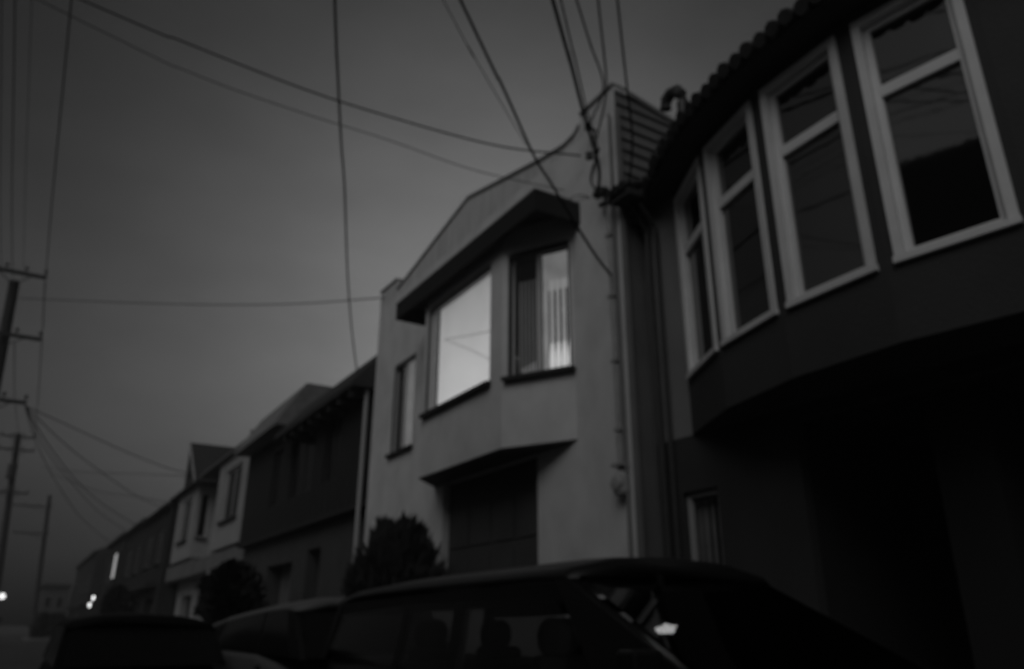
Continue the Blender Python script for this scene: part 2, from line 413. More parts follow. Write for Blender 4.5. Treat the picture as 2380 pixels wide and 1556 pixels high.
for dz in (0, .5):
    ins = MB().tube([(6.0, 7.5, 7.62+dz), (5.86, 7.5, 7.62+dz)], .02, 6); ins.lathe((5.86, 7.5, 7.56+dz), [(.02, 0), (.055, .02), (.055, .05), (.03, .065), (.055, .08), (.055, .11), (.02, .13)], n=10)
    ins.build('wire_bracket', porcelain, hs)
MB().tube([(5.955, 7.13, .2), (5.955, 7.13, 8.15)], .022, 8).build('drain_pipe', trim_grey, hs)

# ================================================================ dark house with the bow window
rh = thing('bow_front_house', (6.3, 3.6, 0), 'dark stucco house with a curved band of white framed windows and a tiled eave', 'house')
RC, RR = Vector((10.62, 3.6, 0)), 5.1
def arc(phi, r=RR, z=0): return Vector((RC.x-r*math.cos(rad(phi)), RC.y+r*math.sin(rad(phi)), z))
WZ0, WZ1, BB = 4.0, 6.42, 3.34
edges = [32.9, 20.0, 7.9, -4.2, -16.1, -28.0, -33.0]
wins = [(32.0, 20.8), (19.2, 8.8), (7.1, -3.3), (-5.1, -15.2)]
m = MB(); frames = []
bow_m = mat('vignetted_bow_stucco', .048, .9, .12, 1.1, .45, 60)  # house stucco darkened for lens falloff towards the right
for i in range(6):
    p, q = arc(edges[i+1]), arc(edges[i])                   # u runs towards +Y
    F = Frame(p, q-p); F.n = Vector((-(q-p).y, (q-p).x, 0)).normalized()
    L = (q-p).length
    hole = []
    if i < 4:
        mid = (edges[i]+edges[i+1])/2
        sc = L/(edges[i]-edges[i+1])
        a1, a0 = (wins[i][0]-edges[i+1])*sc, (wins[i][1]-edges[i+1])*sc
        hole = [(a0+.05, a1-.05, WZ0+.05, WZ1-.05, .24)]
        frames.append((F, a0, a1))
    m.panel(F, L, 6.66, hole, b_start=BB)
# bow underside
m.prism([tuple(arc(e, RR-.003, BB)) for e in edges]+[(6.4, .8, BB), (6.4, 6.36, BB)], (0, 0, .02))
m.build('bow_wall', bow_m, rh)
m = MB()
# flat upper and lower wall to the party wall, ground floor under the bow
m.quad((6.352, 7.0, BB), (6.352, 6.37, BB), (6.352, 6.37, 6.66), (6.352, 7.0, 6.66))
FR = Frame((6.352, -3.2, 0), (0, 1, 0)); FR.n = Vector((-1, 0, 0))
def ra(y): return y+3.2
m.quad((6.352, 7.0, BB), (14, 7.0, BB), (14, 7.0, 6.66), (6.352, 7.0, 6.66))
m.build('upper_wall', dark_stucco, rh)
m = MB(); m.panel(FR, ra(.82), 6.66, [], b_start=BB)
m.quad((6.352, -3.2, BB), (14, -3.2, BB), (14, -3.2, 6.66), (6.352, -3.2, 6.66))
m.build('upper_wall', dark_stucco, rh)
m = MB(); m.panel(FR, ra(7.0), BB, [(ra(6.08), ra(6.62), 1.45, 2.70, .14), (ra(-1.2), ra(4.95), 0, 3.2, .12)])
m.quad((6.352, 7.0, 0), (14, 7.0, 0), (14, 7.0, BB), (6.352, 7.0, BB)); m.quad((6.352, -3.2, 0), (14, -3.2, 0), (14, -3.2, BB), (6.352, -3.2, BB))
m.build('ground_floor_wall', mat('shaded_ground_stucco', .038, .9, .15, 1.1, .45, 60), rh)  # same stucco, shade under the bow and lens falloff put into its colour
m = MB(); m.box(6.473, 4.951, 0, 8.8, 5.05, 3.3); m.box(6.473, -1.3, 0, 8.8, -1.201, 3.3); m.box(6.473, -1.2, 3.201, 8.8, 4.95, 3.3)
m.build('porch_lining', mat('porch_shade', .02, .9, .15, 2), rh)  # recess linings blackened to carry the shade in their colour
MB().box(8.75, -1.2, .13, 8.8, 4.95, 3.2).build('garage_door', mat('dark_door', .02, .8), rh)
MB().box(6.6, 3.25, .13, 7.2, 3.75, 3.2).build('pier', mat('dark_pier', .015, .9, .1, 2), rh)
WT = WZ1
for F, a0, a1 in frames:
    mb = MB()
    k = .075; rv = .06
    # casing, white reveal lining, sash set back
    mb.obox(F, a0, a0+k, WZ0, WT, -rv, .03); mb.obox(F, a1-k, a1, WZ0, WT, -rv, .03)
    mb.obox(F, a0+k, a1-k, WT-k, WT, -rv, .03); mb.obox(F, a0-.01, a1+.01, WZ0-.012, WZ0+.045, -rv, .045)
    s = .058; c0, c1 = -.10, -.035
    b0, b1 = WZ0+.045, WT-k
    mb.obox(F, a0+k, a0+k+s, b0, b1, c0, c1); mb.obox(F, a1-k-s, a1-k, b0, b1, c0, c1)
    mb.obox(F, a0+k+s, a1-k-s, b0, b0+s, c0, c1); mb.obox(F, a0+k+s, a1-k-s, b1-s, b1, c0, c1)
    mb.obox(F, a0+k+s, a1-k-s, 5.565, 5.675, c0+.005, c1+.012)
    w = mb.build('window', trim_white, rh)
    MB().obox(F, a0+k+.02, a1-k-.02, b0+.02, b1-.02, -.085, -.07).build('pane', window_mirror, w)
# tiled eave that follows the bow
def eave_arc(r, z):
    pts = []
    for k in range(25):
        ph = 38-76*k/24
        p = arc(ph, r, z)
        pts.append(p)
    return pts
mb = MB()
ri, ro, zt = RR-.1, RR+.31, 6.54
lo_i, lo_o = eave_arc(ri, zt), eave_arc(ro, zt)
hi_o, hi_i = eave_arc(ro, zt+.06), eave_arc(ri, zt+.3)
mb.loft([[a, b, c, d] for a, b, c, d in zip(lo_i, lo_o, hi_o, hi_i)])
ev = mb.build('eave', dark_trim, rh)
mb = MB()
n = 44
for k in range(n):
    ph = 38.5-77*(k+.5)/n
    p0, p1 = arc(ph, ro+.06+.03*((k*7) % 5)/4, zt+.07), arc(ph, RR-1.2, zt+.78)
    mb.tube([p0, p1], .080, 8)
mb.loft([[arc(38.5-77*k/24, ro+.03, zt+.065), arc(38.5-77*k/24, RR-1.2, zt+.72)] for k in range(25)], closed=False, caps=False)
mb.quad((7.2, -3.0, 7.3), (7.2, 7.0, 7.3), (10.5, 7.0, 9.0), (10.5, -3.0, 9.0))
mb.build('roof', tile_m, rh)
# flat eave stretch beside the party wall
mb = MB().box(5.80, 6.62, zt+.003, 6.9, 7.0, zt+.09)
for k in range(3): mb.tube([(5.74, 6.70+k*.13, zt+.13), (6.9, 6.70+k*.13, zt+.6)], .062, 8)
mb.build('side_eave', tile_m, rh)
# roof vent
vp = on_x(1588, 252, 6.6)
mb = MB().tube([vp+Vector((0, 0, -1.6)), vp+Vector((0, 0, .10)), vp+Vector((0, .02, .24)), vp+Vector((0, .09, .36)), vp+Vector((0, .21, .39)), vp+Vector((0, .31, .34)), vp+Vector((0, .34, .20))], .085, 10)
mb.build('vent_pipe', dark_pipe, rh)
# downpipes beside the corner
mb = MB()
for (y, r) in ((6.86, .04), (6.70, .028)):
    mb.tube([(6.29, y, .2), (6.29, y, 6.2), (6.05, y, 6.5)], r, 8)
mb.build('downpipe', dark_pipe, rh)
# small ground-floor window
w = window(rh, FR, ra(6.08), ra(6.62), 1.45, 2.70, fr=.06, recess=.06, frame_mat=mat('dull_trim', .34, .6), sill=None, casing=.0, glass=house_glass)
mb = MB()
for k in range(5):
    a = ra(6.14)+k*.1
    mb.obox(FR, a, a+.05 if k < 3 else a+.085, 1.5, 2.62, -.20-.01*(k % 2), -.19-.01*(k % 2))
mb.build('curtain', mat('curtain_cloth', .22, .9, .2, 5), w)
MB().obox(FR, ra(6.05), ra(6.65), 1.4, 2.75, -.36, -.35).build('room_back', room_dark, w)

# ================================================================ brown house with a deep dark eave
bh = thing('brown_house', (6.0, 21.8, 0), 'dark boarded house with a deep shadowed eave, left of the pale stucco house', 'house')
F = Frame((6.25, 15.9, 0), (0, 1, 0)); F.n = Vector((-1, 0, 0))
m = MB()
m.panel(F, 11.9, 3.78, [(3.6, 4.7, .13, 3.1, .5), (6.0, 8.6, .13, 2.9, .5)], b_start=0)
m.quad((6.25, 27.8, 0), (14, 27.8, 0), (14, 27.8, 7.5), (6.25, 27.8, 7.5)); m.quad((6.25, 15.92, 0), (14, 15.92, 0), (14, 15.92, 7.0), (6.25, 15.92, 7.0))
m.build('wall', mat('brown_lower_wall', .055, .85, .15, 1.5, .2, 30), bh)
F = Frame((6.05, 15.92, 0), (0, 1, 0)); F.n = Vector((-1, 0, 0))
up = [(2.2, 3.4, 4.6, 6.3, .12), (4.2, 6.4, 4.6, 6.3, .12), (7.3, 8.5, 4.6, 6.3, .12)]
m = MB(); m.panel(F, 11.86, 7.0, up, b_start=3.78)
m.quad((6.05, 15.92, 3.78), (6.25, 15.92, 3.78), (6.25, 15.92, 7), (6.05, 15.92, 7)); m.quad((6.05, 27.78, 3.78), (6.25, 27.78, 3.78), (6.25, 27.78, 7), (6.05, 27.78, 7))
m.build('upper_wall', mat('dark_boards', .020, .85, .25, 2.2, .2, 30, stretch=(1, 3, .25)), bh)
m = MB()
for k in range(24): m.box(6.02, 16.2+k*.48, 3.80, 6.049, 16.27+k*.48, 4.55)
m.box(5.98, 15.93, 3.68, 6.3, 27.77, 3.777)
m.build('board_band', mat('dark_batten', .03, .85), bh)
for a0, a1, b0, b1, d in up:
    window(bh, F, a0, a1, b0, b1, fr=.06, recess=.08, frame_mat=mat('brown_frame', .035, .6), mull=((a0+a1)/2,), glass=far_glass, sill=None)
mb = MB().box(6.7, 19.6, .13, 6.75, 20.6, 3.1); mb.build('door', dark_trim, bh)
mb = MB().box(6.7, 21.9, .13, 6.76, 24.5, 2.9)
for k in range(4): mb.box(6.68, 22.0+k*.62, .3, 6.7, 22.5+k*.62, 2.7)
mb.build('garage_door', mat('brown_garage', .11, .7, .1, 2), bh)
mb = MB()
mb.prism([(5.50, 22.4, 6.80), (5.50, 22.4, 6.90), (6.3, 22.4, 8.18), (8, 22.4, 8.18), (8, 22.4, 6.80)], (0, 5.38, 0))
mb.build('roof', mat('pale_shingle', .20, .9, .2, 6, .3, 50), bh)
mb = MB()
mb.prism([(5.50, 15.9, 6.30), (5.50, 15.9, 6.42), (6.5, 15.9, 7.58), (9, 15.9, 7.95), (9, 15.9, 6.30)], (0, 6.496, 0))
mb.build('porch_roof', tile_m, bh)
for k in range(8): MB().box(5.56, 16.25+k*.75, 6.12, 6.046, 16.35+k*.75, 6.297).build('eave_bracket', dark_trim, bh)
MB().box(6.5, 22.9, 8.183, 6.8, 23.2, 8.30).build('chimney', tile_m, bh)
MB().box(6.9, 26.6, 8.184, 7.2, 26.9, 8.6).build('chimney', tile_m, bh)
MB().tube([(5.90, 16.06, .2), (5.90, 16.06, 6.29)], .05, 10).build('downpipe', mat('pale_pipe', .38, .6), bh)

# ================================================================ bayed houses further along
def bay_part(parent, x0, x1, y0, y1, z0, z1, wall_m, win):
    """square bay with a window in front and one on the side towards the camera"""
    m = MB(); Ff = Frame((x0, y0, 0), (0, 1, 0)); Ff.n = Vector((-1, 0, 0))
    wy0, wy1, wz0, wz1 = win
    m.panel(Ff, y1-y0, z1, [(wy0, wy1, wz0, wz1, .12)], b_start=z0)
    Fs = Frame((x1, y0, 0), (-1, 0, 0)); Fs.n = Vector((0, -1, 0))
    sw = (x1-x0)
    hs_ = [(sw*.28, sw*.78, wz0, wz1, .12)]
    m.panel(Fs, sw, z1, hs_, b_start=z0)
    m.quad((x0, y1, z0), (x1, y1, z0), (x1, y1, z1), (x0, y1, z1))
    m.quad((x0, y0, z0), (x1, y0, z0), (x1, y1, z0), (x0, y1, z0)); m.quad((x0, y0, z1), (x1, y0, z1), (x1, y1, z1), (x0, y1, z1))
    b = m.build('bay', wall_m, parent)
    window(b, Ff, wy0, wy1, wz0, wz1, fr=.09, recess=.08, frame_mat=frame_grey, glass=far_glass, mull=((wy0+wy1)/2,), sill=(.1, .1, .12), sill_mat=dark_trim)
    window(b, Fs, hs_[0][0], hs_[0][1], wz0, wz1, fr=.06, recess=.08, frame_mat=frame_grey, glass=far_glass, sill=(.05, .1, .1), sill_mat=dark_trim)
    return b
ha = thing('bay_house', (6.9, 32.4, 0), 'grey house with a square window bay, beside the brown house', 'house')
F = Frame((7.0, 27.85, 0), (0, 1, 0)); F.n = Vector((-1, 0, 0))
m = MB(); m.panel(F, 9.6, 7.5, [(.8, 3.6, .13, 2.7, .4), (6.6, 7.6, .13, 2.6, .4)])
m.quad((7, 27.86, 0), (14, 27.86, 0), (14, 27.86, 7.5), (7, 27.86, 7.5)); m.quad((7, 37.4, 0), (14, 37.4, 0), (14, 37.4, 7.5), (7, 37.4, 7.5))
m.build('wall', house_mid, ha)
m = MB(); m.panel(Frame((6.3, 27.87, 0), (0, 1, 0)), 6.2, 3.3, [(1.0, 3.4, .13, 2.5)]); m.quad((6.3, 27.87, 0), (7, 27.87, 0), (7, 27.87, 3.3), (6.3, 27.87, 3.3))
m.quad((6.3, 34.07, 0), (7, 34.07, 0), (7, 34.07, 3.3), (6.3, 34.07, 3.3)); m.quad((6.3, 27.87, 3.3), (7, 27.87, 3.3), (7, 34.07, 3.3), (6.3, 34.07, 3.3))
m.build('porch', house_grey, ha)
MB().box(6.28, 27.86, 3.31, 6.99, 37.2, 3.9).build('band', house_mid, ha)
MB().box(7.42, 28.6, .13, 7.46, 31.5, 2.7).build('garage_door', door_m, ha)
bay_part(ha, 6.2, 6.995, 27.9, 33.6, 4.0, 7.5, house_grey, (1.6, 4.3, 5.0, 7.0))
MB().box(6.0, 27.88, 7.503, 9, 37.3, 7.62).build('roof', shingle_m, ha)
MB().lathe((6.5, 29.5, 7.622), [(.12, 0), (.12, .45), (.18, .46), (.18, .55), (.05, .6)], n=10).build('chimney', dark_pipe, ha)
hb = thing('gabled_bay_house', (6.9, 41, 0), 'pale bayed house with a steep dark roof slope rising above its neighbours', 'house')
F = Frame((7.0, 37.5, 0), (0, 1, 0)); F.n = Vector((-1, 0, 0))
m = MB(); m.panel(F, 7.4, 7.4, [(.8, 2.0, .13, 2.6, .3), (3.2, 6.0, .13, 2.6, .3)])
m.quad((7, 37.52, 0), (14, 37.52, 0), (14, 37.52, 7.4), (7, 37.52, 7.4)); m.quad((7, 44.9, 0), (14, 44.9, 0), (14, 44.9, 7.4), (7, 44.9, 7.4))
m.build('wall', house_grey, hb)
MB().box(6.3, 37.53, 3.3, 6.99, 44.8, 4.0).build('band', house_mid, hb)
MB().box(7.3, 37.9, .13, 7.34, 43.8, 2.7).build('door', door_m, hb)
bay_part(hb, 6.2, 6.995, 38.2, 43.4, 4.1, 7.4, house_grey, (1.3, 3.6, 5.0, 7.0))
rg = MB()
e0, e1, rd = 37.45, 44.9, 40.3
rg.prism([(5.88, e0, 7.36), (5.88, e0, 7.46), (5.86, rd, 9.72), (5.86, rd+.12, 9.70), (5.88, rd+.12, 7.36)], (7.2, 0, 0)); rg.box(5.9, rd+.123, 7.403, 13, e1, 7.5)
rg.build('roof', tile_m, hb)
MB().prism([(5.80, e0-.05, 7.34), (5.80, e0-.05, 7.48), (5.78, rd, 9.77), (5.78, rd, 9.6)], (.07, 0, 0)).build('bargeboard', house_grey, hb)

# ================================================================ the row beyond
def row_house(y0, y1, x, h, wall_m, label, lit_win=None, seed=0, parapet=.4, porch=False):
    rnd = random.Random(seed)
    o = thing('row_house', (x, (y0+y1)/2, 0), label, 'house', 'dark houses at the far end of the row')
    W = y1-y0
    F = Frame((x, y0, 0), (0, 1, 0)); F.n = Vector((-1, 0, 0))
    wn = [(W*.14, W*.36, 4.4, 6.2, .12), (W*.55, W*.84, 4.4, 6.2, .12)]
    m = MB(); m.panel(F, W-.02, h, wn+[(W*.15, W*.5, .13, 2.6, .4), (W*.65, W*.8, .13, 2.5, .4)])
    m.quad((x, y0, 0), (x+8, y0, 0), (x+8, y0, h), (x, y0, h)); m.quad((x, y1-.02, 0), (x+8, y1-.02, 0), (x+8, y1-.02, h), (x, y1-.02, h))
    m.build('wall', wall_m, o)
    for a0, a1, b0, b1, d in wn:
        window(o, F, a0, a1, b0, b1, fr=.1, recess=.06, frame_mat=trim_grey, glass=far_glass, mull=((a0+a1)/2,), sill=(.1, .1, .1), sill_mat=dark_trim)
    MB().obox(F, W*.14, W*.51, .13, 2.65, -.43, -.4).build('garage_door', door_m, o)
    MB().obox(F, W*.64, W*.81, .13, 2.55, -.43, -.4).build('door', dark_trim, o)
    m = MB(); m.prism([(x-.35, y0+.01, h), (x-.35, y0+.01, h+.12), (x+.5, y0+.01, h+.12+parapet), (x+8, y0+.01, h+.12+parapet), (x+8, y0+.01, h)], (0, W-.04, 0))
    m.build('roof', tile_m, o)
    MB().box(x-.6, y0+W*.1, 3.1, x-.003, y0+W*.9, 3.35).build('canopy', dark_trim, o)
    return o, F, W
rows = [(44.95, 55, 6.1, 7.2, house_dark, 'dark house beside the gabled house, roof stepping down to the left'),
        (55, 66, 6.2, 7.5, house_dark, 'dark far house with one tall narrow lit stair window'),
        (66, 79, 6.1, 7.6, house_dark, 'dark far house with two lit porch lamps by its door'),
        (92, 106, 6.0, 8.2, house_dark, 'black far house beyond the side street, last one but one along the row'),
        (106, 122, 6.0, 8.2, house_dark, 'black far house at the very end of the row, smallest in view')]
rw = []
for i, (y0, y1, x, h, wm, lb) in enumerate(rows): rw.append(row_house(y0, y1, x, h, wm, lb, seed=i))
# lit narrow stair window, lit doorway slit
p = on_x(265, 1315, 6.16)
mb = MB().box(6.12, p.y-.9, p.z-.95, 6.19, p.y+.9, p.z+.95)
def lit_panel(parent, px, py, x, hw, hh, mm, name):
    p = on_x(px, py, x)
    f = MB().box(x-.03, p.y-hw-.1, p.z-hh-.1, x+.3, p.y-hw, p.z+hh+.1); f.box(x-.03, p.y+hw, p.z-hh-.1, x+.3, p.y+hw+.1, p.z+hh+.1)
    f.box(x-.03, p.y-hw, p.z+hh, x+.3, p.y+hw, p.z+hh+.1); f.box(x-.03, p.y-hw, p.z-hh-.1, x+.3, p.y+hw, p.z-hh)
    w = f.build(name, dark_trim, parent)
    MB().box(x+.02, p.y-hw, p.z-hh, x+.06, p.y+hw, p.z+hh).build('lit_pane', mm, w)
lit_panel(rw[2][0], 266, 1316, 5.9, 1.3, .95, stair_lit, 'stair_window')
lit_panel(rw[0][0], 298, 1416, 6.0, .9, .75, slit_lit, 'door_light')
def wall_lamp(px, py, y, r, mm, label):
    p = on_y(px, py, y)
    return p
for (px, py) in ((208, 1407), (217, 1391)):
    p = on_x(px, py, 5.85)
    mb = MB().lathe(p+Vector((0, 0, -.2)), [(.03, 0), (.07, .04), (.10, .15), (.10, .34), (.04, .40)], n=10)
    l = mb.build('porch_lamp', porch_lit, rw[2][0])
    MB().tube([p+Vector((0, 0, .2)), p+Vector((.1, 0, .3)), p+Vector((.26, 0, .3))], .03, 6).build('lamp_arm', dark_pipe, l)
rw[2][0]['label'] = 'dark far house with a tall lit stair window and two bright porch lamps'
rw[1][0]['label'] = 'plain dark far house, just before the one with the lit stair window'
# pale house across the far junction
dh = thing('far_house', (3.8, 118, 0), 'pale distant house closing the end of the street beyond the poles', 'house')
m = MB(); m.box(2.4, 118, 0, 5.3, 126, 5.6); m.build('wall', mat('far_pale_wall', .09, .9, .1, 1), dh)
m = MB(); m.prism([(2.2, 117.8, 5.6), (5.5, 117.8, 5.6), (5.4, 117.8, 6.1), (2.3, 117.8, 6.1)], (0, 8.4, 0)); m.build('roof', tile_m, dh)
Ff = Frame((2.4, 118, 0), (1, 0, 0)); Ff.n = Vector((0, -1, 0))
for a in (.4, 1.7): window(dh, Ff, a, a+.8, 3.2, 4.6, fr=.08, recess=-.07, frame_mat=trim_grey, glass=far_glass, sill=None)

# ================================================================ houses across the street (seen as reflections)
def opposite(y0, y1, x, h, label):
    o = thing('opposite_house', (x, (y0+y1)/2, 0), label, 'house')
    F = Frame((x, y0, 0), (0, 1, 0)); F.n = Vector((1, 0, 0)); W = y1-y0
    wn = [(W*.12, W*.4, 4.5, 6.3, .1), (W*.58, W*.88, 4.5, 6.3, .1)]
    m = MB(); m.panel(F, W-.02, h, wn+[(W*.3, W*.65, .13, 2.6, .4)])
    for y in (y0, y1-.02): m.quad((x, y, 0), (x-8, y, 0), (x-8, y, h), (x, y, h))
    m.quad((x, y0, h), (x, y1-.02, h), (x-8, y1-.02, h), (x-8, y0, h)); m.quad((x-8, y0, 0), (x-8, y1-.02, 0), (x-8, y1-.02, h), (x-8, y0, h))
    m.build('wall', house_dark, o)
    for a0, a1, b0, b1, d in wn: window(o, F, a0, a1, b0, b1, fr=.08, recess=.06, frame_mat=trim_grey, glass=far_glass, mull=((a0+a1)/2,), sill=(.1, .08, .1))
    MB().obox(F, W*.29, W*.66, .13, 2.65, -.43, -.4).build('garage_door', door_m, o)
    MB().obox(F, -.02, W, h+.003, h+.18, -8, .25).build('roof', tile_m, o)
opposite(-5.2, 5.2, -6.0, 11.3, 'dark house across the street, a black silhouette reflected low in the rightmost window')
opposite(5.22, 15.6, -6.0, 8.4, 'lower dark house across the street, reflected at the foot of the middle bow window')

gw = thing('added_pale_wall', (5.3, 10.3, .13), 'low pale wall added by the garage to lighten the view through the black wagon window', 'wall')  # unseen wall, added to give a pale patch behind the car glass
MB().box(5.2, 7.85, .12, 5.38, 11.9, 1.50).build('wall', mat('added_wall_render', .34, .9, .12, 1.4, .3, 60), gw)
MB().box(5.16, 7.81, 1.503, 5.42, 11.94, 1.56).build('added_wall_coping', trim_grey, gw)
# ================================================================ plants
def leafy(mb, o, shape, n, size, rnd, spiky=0.0):
    lob = [rnd.uniform(-.17, .14) for _ in range(60)]
    """many leaf-sized faces through a volume; shape(t in 0..1) gives (height, radius)"""
    for _ in range(n):
        t = rnd.random(); h, r = shape(t)
        w = rnd.uniform(0, 2*PI); q = r*(rnd.random()**.45)*(.86+.28*rnd.random())*(1+lob[int(w*1.6)+10*int(min(4, t*5))])
        c = Vector(o)+Vector((q*math.cos(w), q*math.sin(w), h+lob[int(w*1.6)]*.5*t))
        out = Vector((math.cos(w), math.sin(w), .4+spiky*3+rnd.uniform(-.5, .5))).normalized()
        s = size*rnd.uniform(.6, 1.4)
        side = out.cross(Vector((rnd.uniform(-1, 1), rnd.uniform(-1, 1), rnd.uniform(-1, 1)))).normalized()*s*(.45-.25*spiky)
        mb.add([c-side*.6, c+out*s*.5-side, c+out*s*(1+spiky), c+out*s*.5+side], [(0, 1, 2, 3)])
def plant(name, base, shape, n, size, label, cat, seed, trunk_h, spiky=0.0, trunk_r=.06, group=None):
    rnd = random.Random(seed)
    o = thing(name, base, label, cat, group)
    mb = MB(); leafy(mb, base, shape, n, size, rnd, spiky); mb.build('foliage', leaf_m, o)
    mb = MB(); b = Vector(base); mb.tube([b, b+Vector((.02, .03, trunk_h*.5)), b+Vector((0, .05, trunk_h))], trunk_r, 8, trunk_r*.4)
    for k in range(5):
        w = k*1.3; mb.tube([b+Vector((0, 0, trunk_h*.4)), b+Vector((.3*math.cos(w), .3*math.sin(w), trunk_h*.75))], trunk_r*.5, 6, trunk_r*.15)
    mb.build('stem', bark_m, o)
    return o
# conical shrub before the pale house
def cone(t):
    h = .3+2.28*t
    r = .76 if h < 1.75 else max(.30, .76-(h-1.75)*.62)
    return (h, r)
plant('conical_shrub', (5.15, 12.0, .13), cone, 9000, .13, 'dark spiky conical shrub in front of the pale stucco wall', 'shrub', 3, 1.9, .8)
plant('low_shrub', (5.05, 12.95, .13), lambda t: (.2+1.85*t, .42*(1-.5*t*t)), 2600, .12, 'low dark shrub at the left foot of the conical shrub', 'shrub', 5, 1.2, .3)
plant('low_shrub', (5.3, 11.15, .13), lambda t: (.2+1.6*t, .36*(1-.6*t*t)), 2200, .12, 'small dark shrub against the garage opening, right of the conical shrub', 'shrub', 15, 1.1, .5)
def ball(t):
    x = 2*t-1
    return (1.78+.80*x, .70*math.sqrt(max(.02, 1-abs(x)**2.6)))
plant('round_tree', (4.56, 21.0, .13), ball, 7500, .13, 'round clipped dark street tree before the bayed house', 'tree', 9, 1.7, 0, .06)
plant('kerb_tree', (5.15, 54, .13), lambda t: (.5+2.75*t, .85*math.sqrt(max(.03, 1-(2*t-1)**2))), 2600, .23, 'bushy black tree at the kerb below the lit stair window', 'tree', 11, 1.8, 0, .08)
plant('hedge_bush', (2.7, 80, .13), lambda t: (.1+1.9*t, 1.3*(1-.3*t)), 1500, .25, 'far dark bush on the street corner left of the porch lamps', 'bush', 13, .9)
plant('hedge_bush', (-1.9, 58, .13), lambda t: (.1+1.5*t, 1.2*(1-.3*t)), 1500, .25, 'dark bush at the bottom left corner behind the far pole foot', 'bush', 14, .9)

